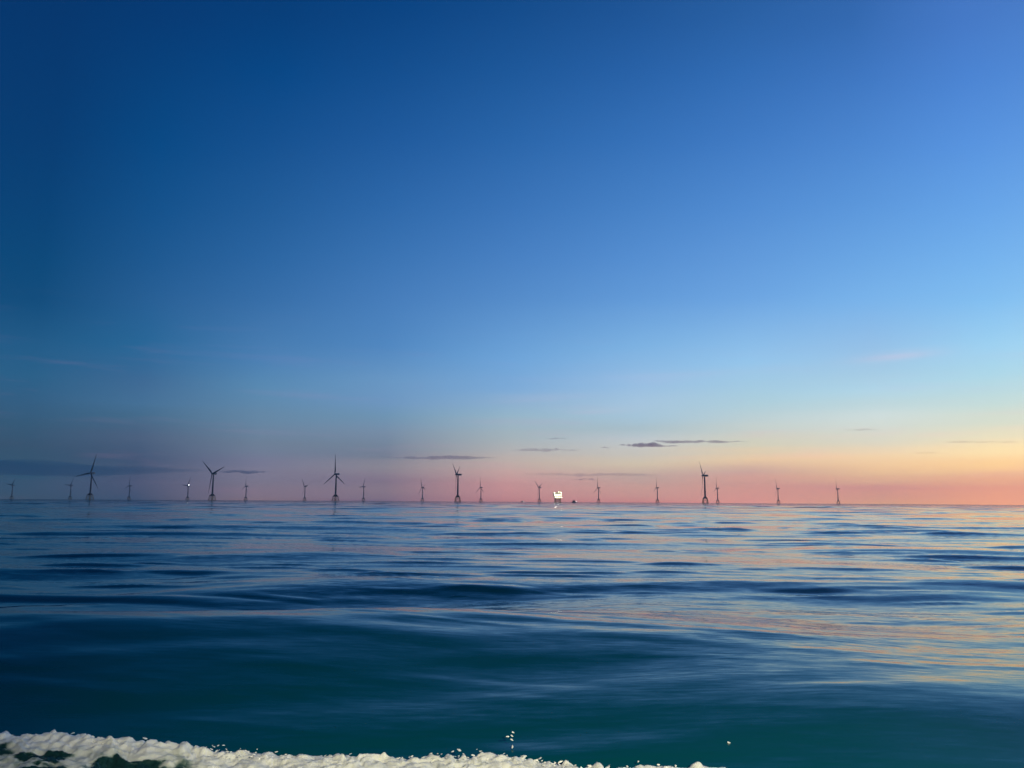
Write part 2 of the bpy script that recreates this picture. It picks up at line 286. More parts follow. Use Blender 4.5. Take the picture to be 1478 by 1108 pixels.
def sea_height(x, y, cell):
    h = np.zeros_like(x)
    calm = 0.45 + 0.55*sstep(-.35, .35, fbm(x*.05, y*.10, 5, 3))
    for lam, th, ph, sl in WAVES:
        k = 2*math.pi/lam
        att = np.clip((lam/np.maximum(cell, 1e-6) - 2.5)/3.0, 0, 1)
        g = (calm if lam < 5.5 else 1.0)
        q = k*(x*math.sin(th) + y*math.cos(th)) + ph
        h += att * g * (sl/k) * (np.sin(q) + .25*np.sin(2*q))      # faces towards the viewer short and steep
    # scattered long-crested wavelets with flat water between them
    wx = x + 2.5*np.sin(y*.13); wy = y + .12*x + .5*np.sin(x*.21 + y*.05)
    for ly, lx, amp, seed in ((.45, 2.4, .050, 101), (.9, 5.0, .13, 111), (1.9, 9.5, .30, 121), (4.2, 17.0, .34, 131), (10.0, 36.0, .50, 141)):
        att = np.clip((2.2*ly/np.maximum(cell, 1e-6) - 2.5)/3.0, 0, 1)
        n = vnoise(wx/lx + seed, wy/ly, seed) + .35*vnoise(wx/lx*2.3, wy/ly*1.9 + 7, seed+1)
        near = sstep(14, 34, np.hypot(x, y)) if ly > 1 else sstep(6, 24, np.hypot(x, y))
        h += att * amp * np.clip(n - .40, 0, None)**1.5 * (.22 + .78*near)
    # slanting wavelets on the near swell faces
    nearf = 1 - sstep(18, 34, np.hypot(x, y)); pt = sstep(-.15, .5, vnoise(x/5 + 3, y/2.2, 77))
    for i, lam in enumerate((.8, 1.1, 1.5, 2.0, 2.7, 3.6, 4.8)):
        th = R(-15 + 7*math.sin(i*2.1)); k = 2*math.pi/lam
        h += nearf * (.35 + .65*pt) * np.clip((lam/np.maximum(cell, 1e-6) - 2.5)/3.0, 0, 1) * (.018/k) * np.sin(k*(x*math.sin(th) + y*math.cos(th)) + 1.7*i + .8*np.sin(x*.5+i))
    w1 = .9*np.sin(x*.11+.5) + .5*np.sin(x*.31+2)
    rl = 1 - sstep(-3.0, 8.5, x)
    h += ridge(x, y, 13.2 + .05*x + .35*w1, 4.1, 2.4 + 6*(1-rl), .72) * rl
    h += ridge(x, y, 9.7 + .10*(x-3) + .2*w1, 2.6, 5.0, .36) * sstep(-1.5, 5.0, x)
    h += ridge(x, y, 23.3 - .012*(x-2)**2*sstep(0, -8, x) + .35*w1, 1.9, 4.2, .25) * sstep(-13, -5, x)
    h += ridge(x, y, 33.0 - .05*x + w1, 1.9, 3.0, .19) * (1 - sstep(-8, -3, x))
    return h

def build_sea():
    fine = np.radians(np.linspace(-46, 46, 860))
    coarse = np.radians(np.linspace(46, 314, 150)[1:-1])
    ang = np.concatenate([fine, coarse]); na = len(ang)
    ratio = 1.0066
    nr = int(math.log(12500/1.2)/math.log(ratio)) + 1
    r = 1.2 * ratio**np.arange(nr)
    RR, AA = np.meshgrid(r, ang, indexing='ij')
    X = RR*np.sin(AA); Y = RR*np.cos(AA)
    dang = np.where(np.abs(AA) <= R(46.1), R(92)/859, R(268)/149)
    cell = RR*np.maximum(ratio-1, dang*0.7)
    Z = sea_height(X, Y, cell)
    co = np.stack([X, Y, Z], -1).reshape(-1, 3)
    co = np.vstack([co, [[0, 0, Z[0].mean()]]])
    i = np.arange(nr-1)[:, None]*na; j = np.arange(na)[None, :]; j2 = (j+1) % na
    q = np.stack([i+j, i+na+j, i+na+j2, i+j2], -1).reshape(-1, 4)   # wound to face up after the flip below
    q = q[:, ::-1]
    tri = np.stack([np.full(na, len(co)-1), (np.arange(na)+1) % na, np.arange(na)], -1)
    tri = tri[:, ::-1] if False else tri
    me = bpy.data.meshes.new('sea')
    nv = len(co); nl = q.size + tri.size; nf = len(q) + len(tri)
    me.vertices.add(nv); me.vertices.foreach_set('co', co.astype(np.float32).ravel())
    me.loops.add(nl); me.loops.foreach_set('vertex_index', np.concatenate([q.ravel(), tri.ravel()]).astype(np.int32))
    ls = np.concatenate([np.arange(len(q))*4, q.size + np.arange(len(tri))*3]).astype(np.int32)
    me.polygons.add(nf); me.polygons.foreach_set('loop_start', ls)
    me.update(calc_edges=True)
    if me.polygons[1000].normal.z < 0: me.flip_normals()
    me.polygons.foreach_set('use_smooth', np.ones(nf, dtype=bool))
    me.update()
    return me

def water_material():
    m = bpy.data.materials.new('sea_water'); m.use_nodes = True
    nt = m.node_tree; b = nt.nodes['Principled BSDF']
    b.inputs['Base Color'].default_value = (.0005, .070, .078, 1)
    b.inputs['IOR'].default_value = 1.333
    b.inputs['Roughness'].default_value = 0.045
    g = N(nt, 'ShaderNodeNewGeometry')
    # ripples: world-space slope noise, drawn out along x (slopes, so that they also hold far away)
    def layer(scale, xs, detail, rough, dist=0.0, rot=0.1):
        mp = N(nt, 'ShaderNodeMapping', i_Scale=(xs, 1.0, 1.0), i_Rotation=(0, 0, rot)); nt.links.new(g.outputs['Position'], mp.inputs[0])
        n = N(nt, 'ShaderNodeTexNoise', i_Scale=scale, i_Detail=detail, i_Roughness=rough, i_Distortion=dist)
        nt.links.new(mp.outputs[0], n.inputs['Vector'])
        return n
    def slope(n, ax, ay, fac=None):
        v = N(nt, 'ShaderNodeVectorMath', operation='SUBTRACT'); nt.links.new(n.outputs['Color'], v.inputs[0]); v.inputs[1].default_value = (.5, .5, .5)
        w = N(nt, 'ShaderNodeVectorMath', operation='MULTIPLY'); nt.links.new(v.outputs[0], w.inputs[0]); w.inputs[1].default_value = (ax, ay, 0)
        if fac is not None:
            z = N(nt, 'ShaderNodeVectorMath', operation='SCALE'); nt.links.new(w.outputs[0], z.inputs[0]); nt.links.new(fac, z.inputs['Scale']); w = z
        return w.outputs[0]
    def vadd(a, b):
        v = N(nt, 'ShaderNodeVectorMath', operation='ADD'); nt.links.new(a, v.inputs[0]); nt.links.new(b, v.inputs[1]); return v.outputs[0]
    patch = layer(.09, .45, 3, .5, .5, .15)
    pm = N(nt, 'ShaderNodeMapRange', i_1=.38, i_2=.66, i_3=.25, i_4=1.15); nt.links.new(patch.outputs[0], pm.inputs[0])
    ln = N(nt, 'ShaderNodeVectorMath', operation='LENGTH'); nt.links.new(g.outputs['Position'], ln.inputs[0])
    far = N(nt, 'ShaderNodeMapRange', i_1=40.0, i_2=350.0, i_3=0.0, i_4=1.0); nt.links.new(ln.outputs['Value'], far.inputs[0])   # the mesh carries these waves near by
    vf = N(nt, 'ShaderNodeMapRange', i_1=250.0, i_2=2500.0, i_3=1.0, i_4=6.0); nt.links.new(ln.outputs['Value'], vf.inputs[0])
    farv = math_node(nt, 'MULTIPLY', far.outputs[0], vf.outputs[0])
    swell = slope(layer(.12, .30, 2, .5, .2, .1), .20, .85, farv)
    big = slope(layer(.45, .33, 2, .5, .2, .06), .05, .11)
    mid = slope(layer(2.6, .22, 3, .6, .3, .10), .07, .16, pm.outputs[0])
    fin = slope(layer(13.0, .16, 3, .65, .2, .05), .10, .30, pm.outputs[0])
    tot = vadd(vadd(swell, big), vadd(mid, fin))
    nn = N(nt, 'ShaderNodeVectorMath', operation='NORMALIZE'); nt.links.new(vadd(g.outputs['Normal'], tot), nn.inputs[0])
    nt.links.new(nn.outputs[0], b.inputs['Normal'])
    return m

M['water'] = water_material()
sea_me = build_sea(); sea_me.materials.append(M['water'])
sea = bpy.data.objects.new('sea', sea_me); COL.objects.link(sea)
tag(sea, 'dark blue evening sea with long low swell and fine ripples', None, None, 'structure')

# ------------------------------------------------------------------ wake foam
def foam_material():
    m = bpy.data.materials.new('wake_foam'); m.use_nodes = True
    nt = m.node_tree; b = nt.nodes['Principled BSDF']
    g = N(nt, 'ShaderNodeNewGeometry')
    at = N(nt, 'ShaderNodeAttribute', attribute_name='aeration')
    n1 = N(nt, 'ShaderNodeTexNoise', i_Scale=9.0, i_Detail=8.0, i_Roughness=.65)
    nt.links.new(g.outputs['Position'], n1.inputs['Vector'])
    f = math_node(nt, 'ADD', at.outputs['Fac'], math_node(nt, 'MULTIPLY', math_node(nt, 'SUBTRACT', n1.outputs[0], .5), .55))
    fm = N(nt, 'ShaderNodeMapRange', i_1=.36, i_2=.64, interpolation_type='SMOOTHSTEP'); nt.links.new(f, fm.inputs[0])
    cr = N(nt, 'ShaderNodeValToRGB'); nt.links.new(f, cr.inputs[0]); r_ = cr.color_ramp
    r_.elements[0].position = .30; r_.elements[0].color = (.010, .046, .044, 1)
    r_.elements[1].position = .44; r_.elements[1].color = (.07, .13, .11, 1)
    for p_, c_ in ((.62, (.36, .42, .36)), (.80, (.66, .69, .60)), (1.0, (.83, .84, .77))):
        e_ = r_.elements.new(p_); e_.color = (*c_, 1)
    nt.links.new(cr.outputs[0], b.inputs['Base Color'])
    rr = N(nt, 'ShaderNodeMapRange', i_3=.08, i_4=.6); nt.links.new(fm.outputs[0], rr.inputs[0]); nt.links.new(rr.outputs[0], b.inputs['Roughness'])
    b.inputs['IOR'].default_value = 1.33
    b.inputs['Subsurface Weight'].default_value = .7; b.inputs['Subsurface Radius'].default_value = (.03, .03, .025); b.inputs['Subsurface Scale'].default_value = 1.0
    n2 = N(nt, 'ShaderNodeTexNoise', i_Scale=34.0, i_Detail=6.0, i_Roughness=.7); nt.links.new(g.outputs['Position'], n2.inputs['Vector'])
    bp = N(nt, 'ShaderNodeBump', i_Strength=.5, i_Distance=.015); nt.links.new(n2.outputs[0], bp.inputs['Height'])
    nt.links.new(bp.outputs[0], b.inputs['Normal'])
    return m
M['foam'] = foam_material()

def foam_crest(x):
    """rear edge of the wake foam (y, height) along the boat's side"""
    xs = np.array([-9, -6.0, -5.1, -3.6, -3.35, -2.2, -1.2, -.35, .1, .9, 1.7, 2.3])
    hs = np.array([.26, .22, .20, .18, .13, .06, .05, .07, .05, .04, .03, -.04])
    return 7.72 - .02*(x+5) - .20*sstep(-.4, 1.0, x), np.interp(x, xs, hs)

def build_foam():
    xs = np.arange(-9.5, 2.5, .0125); ts = np.linspace(0, 1, 300)
    X, T = np.meshgrid(xs, ts, indexing='ij')
    yc, hc = foam_crest(X)
    W = 3.6
    Y = yc + .22 - T*W
    d = (T*W - .22)                                   # metres in front of the crest line
    up = sstep(-.22, .02, d)
    down = 1 - .55*sstep(.1, 1.1, d)
    base = hc*up*down
    lump = fbm(X*1.5, Y*2.8, 3, 5, .6)
    bill = 1 - np.abs(fbm(X*4.5, Y*6, 21, 5, .6))*2
    fine = fbm(X*14, Y*18, 33, 4, .6)
    env = up*(.55 + .45*sstep(-2.0, 2.2, 1.2-X)) * sstep(-.02, .09, hc+.04)
    knobs = (1.3*np.clip(vnoise(X*2.1+4 + .6*vnoise(X*5, Y, 64), Y*1.5, 61) - .5, 0, 1) + .5*np.clip(vnoise(X*9+4, Y*5.0, 62) - .2, 0, 1) + .3*np.clip(vnoise(X*19+4, Y*11, 63), 0, 1)) * np.exp(-(d/.16)**2)
    Z = base + env*(.052*lump + .026*(bill-.35) + .020*fine + .11*knobs)
    Z += -.12*(1-up) - .03*sstep(1.9, 2.6, X)
    Z += sea_height(X, Y, np.full_like(X, .3)) * 1.0
    X2 = X + env*.05*fbm(X*4, Y*4, 71, 2); Y2 = Y + env*.06*fbm(X*4+9, Y*4, 81, 2)
    # aeration: solid white at the crest and to the right, torn open at the left
    hole = fbm(X*1.5 + Y*1.1, Y*3.6 - X*.5, 44, 5, .6)
    zone = sstep(.10, .3, d) * (1 - sstep(-3.3, -2.3, X + .3*d))
    hole = hole + .20*np.exp(-((X+3.3-.9*(d-.5))/.55)**2 - ((d-.50)/.26)**2) - .10*sstep(-4.0, -4.6, X)
    aer = 1.0 - zone*(.16 + sstep(-.26, .12, hole)*1.1) - .22*sstep(.1, .6, d)*sstep(0, .4, -bill+.5)
    Z -= zone*sstep(.0, .3, hole)*.05
    edge = sstep(-.05, .05, hc) * sstep(-.24, -.1, d)
    co = np.stack([X2, Y2, Z], -1).reshape(-1, 3)
    nx, ny = X.shape
    i = np.arange(nx-1)[:, None]*ny; j = np.arange(ny-1)[None, :]
    q = np.stack([i+j, i+j+1, i+ny+j+1, i+ny+j], -1).reshape(-1, 4)
    me = bpy.data.meshes.new('wake_foam')
    me.vertices.add(len(co)); me.vertices.foreach_set('co', co.astype(np.float32).ravel())
    me.loops.add(q.size); me.loops.foreach_set('vertex_index', q.ravel().astype(np.int32))
    me.polygons.add(len(q)); me.polygons.foreach_set('loop_start', (np.arange(len(q))*4).astype(np.int32))
    me.update(calc_edges=True)
    if me.polygons[1000].normal.z < 0: me.flip_normals()
    me.polygons.foreach_set('use_smooth', np.ones(len(q), dtype=bool))
    at = me.attributes.new('aeration', 'FLOAT', 'POINT'); at.data.foreach_set('value', np.clip(aer, 0, 1.2).astype(np.float32).ravel())
    me.materials.append(M['foam'])
    o = bpy.data.objects.new('wake_foam', me); COL.objects.link(o)
    tag(o, 'churned cream white foam of the boat wake along the bottom edge', None, None, 'stuff')

build_foam()

def blob_into(mb, c, r, rnd, n=9, stretch=(1, 1, 1), rot=0):
    bm = bmesh.new(); bmesh.ops.create_icosphere(bm, subdivisions=2, radius=1)
    ph = [rnd.uniform(0, 6.28) for _ in range(3)]
    ca, sa = math.cos(rot), math.sin(rot)
    vs = []
    for v in bm.verts:
        p = v.co
        k = 1 + .22*math.sin(3*p.x+ph[0]) + .18*math.sin(4*p.y+ph[1]) + .16*math.sin(3.5*p.z+ph[2])
        q = Vector((p.x*k*r*stretch[0], p.y*k*r*stretch[1], p.z*k*r*stretch[2]))
        vs.append((c[0] + ca*q.x - sa*q.z, c[1] + q.y, c[2] + sa*q.x + ca*q.z))
    bm.verts.index_update(); mb.add(vs, [tuple(v.index for v in f.verts) for f in bm.faces]); bm.free()

M['spray'] = mat('spray_white', (.84, .85, .80), .35, var=.05, scale=8)
rnd = random.Random(4)
sp = MB()
for k in range(600):
    x = rnd.uniform(-6.5, 1.5)
    _, h = foam_crest(np.array([x])); h = float(h[0])
    if h < .01: continue
    y = float(foam_crest(np.array([x]))[0][0]) - .03 + rnd.gauss(0, .05)
    h += float(sea_height(np.array([x]), np.array([y]), np.array([.3]))[0])
    cl = .5 + .5*math.sin(x*2.3) * math.sin(x*5.1 + 1)
    blob_into(sp, (x, y, h - .012 + abs(rnd.gauss(0, .014))*(.6+cl)), rnd.uniform(.003, .007) + .008*rnd.random()**6, rnd, stretch=(rnd.uniform(1.3, 2.6), 1, .7), rot=rnd.uniform(-.5, .5))
o = sp.build('wake_spray', M['spray']); tag(o, 'small flecks of spray torn off the top of the wake foam', None, None, 'stuff')

def at_pixel_distance(px, py, y):
    ru, rv = px - 739.0, py - 554.0
    yf = F_PX*math.cos(PITCH) + rv*math.sin(PITCH); zf = F_PX*math.sin(PITCH) - rv*math.cos(PITCH)
    return (ru/yf*y, y, CAM_H + zf/yf*y)
drops = [  # bearing column, row, size, lean, label
 (743.5, 1056, 1.5, -.5, 'topmost white spray drop of the column rising above the wake foam'),
 (742, 1061, 1.6, -.5, 'second spray drop from the top of the column above the foam'),
 (735.5, 1062, 1.5, .0, 'small flat spray drop just left of the column above the foam'),
 (742, 1067, 1.6, -.5, 'spray drop in the middle of the column above the wake foam'),
 (742.5, 1077, 2.0, 1.4, 'blurred spray drop at the foot of the column, touching the foam'),
 (1055, 1071, 2.0, -.25, 'lone pale spray drop over the teal water right of the foam'),
 (1092, 1085, 1.3, .05, 'faint thin spray drop lying lowest right over the teal water'),
 (919, 1104, 1.9, .0, 'flat spray drop above the thin right end of the foam'),
 (980, 1104, 2.6, .1, 'low flat white splash fleck beside the upright one at the bottom edge'),
 (993, 1101, 3.0, 1.1, 'upright white splash fleck at the bottom edge right of the foam'),
 (1052, 1107, 2.4, .0, 'white splash fleck cut by the bottom edge, farthest right'),
]
for px, py, s, lean, lab in drops:
    d = MB(); y = 7.9
    r = s * y / F_PX
    blob_into(d, (0, 0, 0), r, rnd, stretch=(1.35, .8, .62), rot=lean)
    o = d.build('spray_drop', M['spray']); o.location = at_pixel_distance(px, py + (px-739)*math.tan(-ROLL), y)
    tag(o, lab, 'water drop', 'spray drops above the wake')

# ------------------------------------------------------------------ wind turbines
HUB = 100.0
def make_turbine():
    root = empty('wind_turbine')
    # lattice jacket
    spread0, spread1, zt = 10.5, 7.0, 17.0
    corners = [(1, 1), (1, -1), (-1, -1), (-1, 1)]
    def leg_pt(c, z): s = spread0 + (spread1-spread0)*((z+8)/(zt+8)); return (c[0]*s, c[1]*s, z)
    jk = empty('jacket_foundation', parent=root)
    jk = None
    j = MB()
    for c in corners: pass
    for a in range(4):
        c, d = corners[a], corners[(a+1) % 4]
        for z0, z1 in ((-6, 5.5), (5.5, zt)):
            j.tube(leg_pt(c, z0), leg_pt(d, z1), .38, n=8); j.tube(leg_pt(d, z0), leg_pt(c, z1), .38, n=8)
        j.tube(leg_pt(c, 5.5), leg_pt(d, 5.5), .32, n=8)
    br = j.build('lattice_brace', M['yellow'], root)
    for c in corners:
        l = MB(); l.tube(leg_pt(c, -8), leg_pt(c, zt), .8, n=10); l.build('jacket_leg', M['yellow'], root)
    ld = MB()
    for dx in (-.35, .35): ld.tube((spread1+1.2+dx, -spread1-.4, -1), (spread1+.6+dx, -spread1-.2, zt), .12, n=6)
    for k in range(18): ld.tube((spread1+1.2-.35, -spread1-.4, k), (spread1+1.2+.35, -spread1-.4, k), .06, n=5)
    ld.build('boat_landing_ladder', M['steel'], root)
    # transition piece: square table on the legs, tapering up to the tower
    t = MB()
    prof = [(7.6, zt), (7.6, zt+1.6), (6.6, zt+1.8), (4.0, zt+7.2), (3.4, zt+7.4)]
    vs = [(r*cx, r*cy, z) for r, z in prof for cx, cy in ((1, 1), (1, -1), (-1, -1), (-1, 1))]
    fs = [(i*4+k, i*4+(k+1) % 4, i*4+4+(k+1) % 4, i*4+4+k) for i in range(len(prof)-1) for k in range(4)]
    fs += [(3, 2, 1, 0), tuple(range(16, 20))]
    t.add(vs, fs); tp = t.build('transition_piece', M['dark_yellow'], root, smooth=False)
    rl = MB()
    for k in range(4):
        c, d = corners[k], corners[(k+1) % 4]
        for z in (zt+2.3, zt+2.9):
            rl.tube((c[0]*7.5, c[1]*7.5, z), (d[0]*7.5, d[1]*7.5, z), .07, n=5)
        for u in range(7):
            f = u/6; rl.tube((7.5*(c[0]*(1-f)+d[0]*f), 7.5*(c[1]*(1-f)+d[1]*f), zt+1.6), (7.5*(c[0]*(1-f)+d[0]*f), 7.5*(c[1]*(1-f)+d[1]*f), zt+2.9), .07, n=5)
    rl.build('railing', M['steel'], tp)
    tw = MB(); tw.lathe([(3.3, zt+7.3), (3.3, zt+20), (2.9, 60), (2.35, HUB-3.4)], 24); tw.build('tower', M['tower'], root)
    # nacelle: axis along -Y (rotor at -Y)
    n_ = MB()
    secs = [(-4.6, 2.3, 2.4), (-3.2, 3.1, 3.1), (2, 3.3, 3.4), (9, 3.2, 3.5), (12.5, 2.7, 3.1), (13.4, 2.0, 2.4)]
    vs = []; K = 16
    for y, w, h in secs:
        for k in range(K):
            a = 2*math.pi*k/K; ca, sa = math.cos(a), math.sin(a)
            e = .55
            vs.append((w*math.copysign(abs(ca)**e, ca), y, HUB + .3 + h*math.copysign(abs(sa)**e, sa)))
    fs = [(i*K+k, i*K+(k+1) % K, (i+1)*K+(k+1) % K, (i+1)*K+k) for i in range(len(secs)-1) for k in range(K)]
    fs += [tuple(range(K-1, -1, -1)), tuple((len(secs)-1)*K+k for k in range(K))]
    n_.add(vs, fs); nac = n_.build('nacelle', M['tower'], root)
    mast = MB(); mast.tube((0, 10.5, HUB+3.5), (0, 10.5, HUB+6.8), .12, n=6); mast.tube((-.9, 10.5, HUB+6.2), (.9, 10.5, HUB+6.2), .08, n=6)
    mast.build('wind_vane_mast', M['steel'], nac)
    # rotor hub (spins about Y) and three blades
    h_ = MB(); h_.lathe([(.05, -4.6), (1.2, -4.2), (2.0, -3.0), (2.4, -1.2), (2.4, 1.2), (2.1, 1.9)], 20, 'Y')
    hub = h_.build('rotor_hub', M['blade'], root); hub.location = (0, -6.6, HUB)
    b_ = MB(); st = [(1.4, 1.55, 1.5, .0), (5, 1.7, 1.5, .1), (11, 2.5, 1.0, .33), (17, 2.65, .75, .28), (30, 2.1, .5, .17), (45, 1.6, .34, .08), (60, 1.1, .22, .03), (70, .75, .14, .0), (74.2, .38, .08, -.02), (75, .12, .04, -.02)]
    vs = []; K = 14
    for r, ch, th, tw_ in st:
        ct, sn = math.cos(tw_), math.sin(tw_)
        for k in range(K):
            a = 2*math.pi*k/K
            u = 1.2*ch*math.cos(a) + (.35*ch if r > 8 else 0); w = th*math.sin(a)*(1 - .35*math.cos(a) if r > 8 else 1)
            vs.append((u*ct - w*sn, u*sn + w*ct - (r/75)**2*2.2, r))
    fs = [(i*K+k, i*K+(k+1) % K, (i+1)*K+(k+1) % K, (i+1)*K+k) for i in range(len(st)-1) for k in range(K)]
    fs += [tuple(range(K-1, -1, -1)), tuple((len(st)-1)*K+k for k in range(K))]
    b_.add(vs, fs)
    bl = b_.build('blade', M['blade'], hub)
    for k in (1, 2):
        c = bl.copy(); COL.objects.link(c); c.parent = hub; c.rotation_euler = (0, R(120*k), 0)
    bpy.data.objects.remove(bpy.data.objects['jacket_foundation'])
    return root

def hub_of(root):
    return [c for c in root.children if c.name.startswith('rotor_hub')][0]

proto = make_turbine()
# photograph column, hub height in px above horizon, phase (deg clockwise from up), off-frontal (deg), label
TUR = [
 (130.5, 37.5, 20, 50, 'leftmost of the five large turbines, in front of the dark cloud bank'),
 (307, 37.5, -50, 52, 'large near turbine with blades up left, right and down, second large one from the left'),
 (485, 38.0, 0, 54, 'large near turbine with one blade straight up, middle one of the five large turbines'),
 (661.5, 38.2, -53, 77, 'large near turbine with two short blades in a V above and one hanging down'),
 (1019, 38.8, -42, 79, 'rightmost large near turbine, edge on, long blade up and long blade down'),
 (17.5, 19.5, 38, 62, 'faintest small far turbine at the extreme left edge'),
 (102, 19.5, 35, 60, 'faint small far turbine just left of the leftmost large turbine'),
 (187, 19.5, 12, 66, 'faint small far turbine between the two leftmost large turbines, without a lamp'),
 (271.5, 20, 35, 62, 'small far turbine with a bright white lamp on its nacelle'),
 (355.5, 20, 8, 70, 'small far turbine just right of the second large turbine, below the little dark cloud'),
 (440.5, 20, -38, 66, 'small far turbine just left of the middle large turbine, blade slanting up left'),
 (525.5, 20, 28, 66, 'small far turbine just right of the middle large turbine, blade slanting up right'),
 (610.5, 20, -16, 64, 'small far turbine left of the large one with the V blades, blade hanging down left'),
 (695, 20, 0, 62, 'small far turbine right of the large one with the V blades, one blade straight up'),
 (779.5, 20.5, -52, 66, 'small far turbine with V blades just left of the lit platform'),
 (865, 20.5, 2, 66, 'small far turbine just right of the lit platform and the dark workboat, one blade upright'),
 (950, 21, 8, 74, 'small far turbine halfway between the lit platform turbine and the rightmost large one'),
 (1037, 21, 10, 76, 'small far turbine close beside the rightmost large turbine on its right'),
 (1124.5, 21, -20, 76, 'second turbine from the right end of the row, small, blade tilted slightly left'),
 (1211, 21, -3, 80, 'small turbine at the right end of the row'),
]
lamp_turbine = None
for k, (px, hp, ph, off, lab) in enumerate(TUR):
    o = proto if k == 0 else copy_tree(proto)
    depth = F_PX/math.cos(PITCH) * (HUB-CAM_H) / hp
    x, y = sea_point(px, depth)
    o.location = (x, y, 0)
    bearing = math.atan2(x, y)                       # the viewer lies at -bearing
    # rotor faces -Y at rotation 0; turn it by `off` to the viewer's left
    o.rotation_euler = (0, 0, -bearing - R(off))
    h = hub_of(o); h.rotation_euler = (0, R(ph), 0)
    tag(o, lab, 'wind turbine', 'large near wind turbines' if hp > 30 else 'small far wind turbines')
    if 'white lamp' in lab: lamp_turbine = o
lb = MB(); lb.lathe([(.05, HUB+7.4), (1.1, HUB+7.0), (1.5, HUB+6.0), (1.1, HUB+5.0), (.3, HUB+3.6)], 12, at=(0, 4, 0))
lb.build('aviation_lamp', M['white_lamp'], lamp_turbine)

# ------------------------------------------------------------------ offshore substation
def make_substation(px, depth):
    x, y = sea_point(px, depth)
    root = empty('offshore_substation', (x, y, 0), -math.atan2(x, y) + R(12))
    tag(root, 'brightly floodlit yellow white transformer platform on four brown legs on the horizon', 'offshore platform')
    cs = [(1, 1), (1, -1), (-1, -1), (-1, 1)]
    def P(c, z): s = 18.5 - .09*(z+5); return (c[0]*s, c[1]*s*.8, z)
    b = MB()
    for a in range(4):
        c, d = cs[a], cs[(a+1) % 4]
        for z0, z1 in ((-4, 9), (9, 21)):
            b.tube(P(c, z0), P(d, z1), .7, n=8); b.tube(P(d, z0), P(c, z1), .7, n=8)
        b.tube(P(c, 9), P(d, 9), .7, n=8); b.tube(P(c, 20), P(d, 20), .8, n=8)
    b.build('lattice_brace', M['brown'], root)
    for c in cs:
        l = MB(); l.tube(P(c, -6), P(c, 22), 1.9, n=12); l.build('platform_leg', M['brown'], root)
    d = MB(); d.box((2, 0, 23.2), (50, 34, 2.2)); d.box((0, 0, 21.4), (40, 30, 1.2)); d.build('lower_deck', M['deck'], root, False)
    m1 = MB(); m1.box((-1, 0, 30.2), (47, 30, 11.6)); w1 = m1.build('lower_module', M['cream'], root, False)
    m2 = MB(); m2.box((-13, 0, 44.0), (31, 26, 13)); m2.build('transformer_module', M['cream'], root, False)
    m3 = MB(); m3.box((11, 0, 47.5), (17, 26, 22)); m3.build('switchgear_module', M['cream'], root, False)
    dk = MB(); dk.box((-8, 0, 36.8), (58, 33, 1.2)); dk.box((-14, 0, 51.2), (35, 29, .9)); dk.build('upper_deck', M['deck'], root, False)
    for (cx, cz, w, h) in ((-12, 44.5, 8, 5), (-14, 30, 6, 4), (4, 29.5, 7, 4), (11, 47, 4, 5)):
        q = MB(); q.box((cx, -15.15 if cz < 36 else -13.15, cz), (w, .5, h)); q.build('louvre_panel', M['opening'], root, False)
    rl = MB()
    for z in (25.6, 38.6, 52.8):
        hw = 26 if z < 52 else 16
        cx = 0 if z < 52 else -14
        for yy in (-16.2, 16.2): rl.tube((cx-hw, yy, z), (cx+hw, yy, z), .12, n=6)
        for k in range(11):
            for yy in (-16.2, 16.2): rl.tube((cx-hw+k*hw/5, yy, z-1.6), (cx-hw+k*hw/5, yy, z), .12, n=6)
    rl.build('railing', M['steel'], root)
    cr = MB(); cr.tube((22, -6, 36), (22, -6, 53), 1.0, n=10); cr.box((22, -6, 54), (4, 4, 3.2)); cr.tube((22, -6, 55), (9, -10, 66), .55, n=8); cr.tube((22, -6, 59), (9, -10, 66), .12, n=6); cr.tube((22, -6, 55), (22, -6, 59), .3, n=6)
    cr.build('deck_crane', M['yellow'], root)
    am = MB()
    for ax, z0, z1 in ((-24, 51, 60), (-6, 51, 58)): am.tube((ax, 0, z0), (ax, 0, z1), .25, n=6)
    am.build('antenna_mast', M['steel'], root)
    # floodlights that light the modules
    spots = [(-24, -19, 38), (-13, -19, 38), (-2, -19, 38), (8, -19, 38), (17, -19, 39), (-20, -19, 26), (-6, -19, 26), (8, -19, 26), (22, -19, 26), (-26, -17, 50), (2, -17, 54), (20, -17, 50)]
    for lx, ly, lz in spots:
        f = MB(); f.box((lx, ly-.5, lz), (2.2, .6, 1.4)); f.tube((lx, ly, lz), (lx, ly+2.9, lz-1), .15, n=6)
        fo = f.build('floodlight', M['lamp'], root, False)
        ld = bpy.data.lights.new('platform_floodlight', 'POINT'); ld.energy = 900; ld.color = (1, .95, .74); ld.shadow_soft_size = 1.0
        lo = bpy.data.objects.new('platform_floodlight', ld); COL.objects.link(lo); lo.parent = root; lo.location = (lx, ly-2.2, lz+1.0)
    root.scale = (.78, .9, 1)
    return root
make_substation(806, 4200)

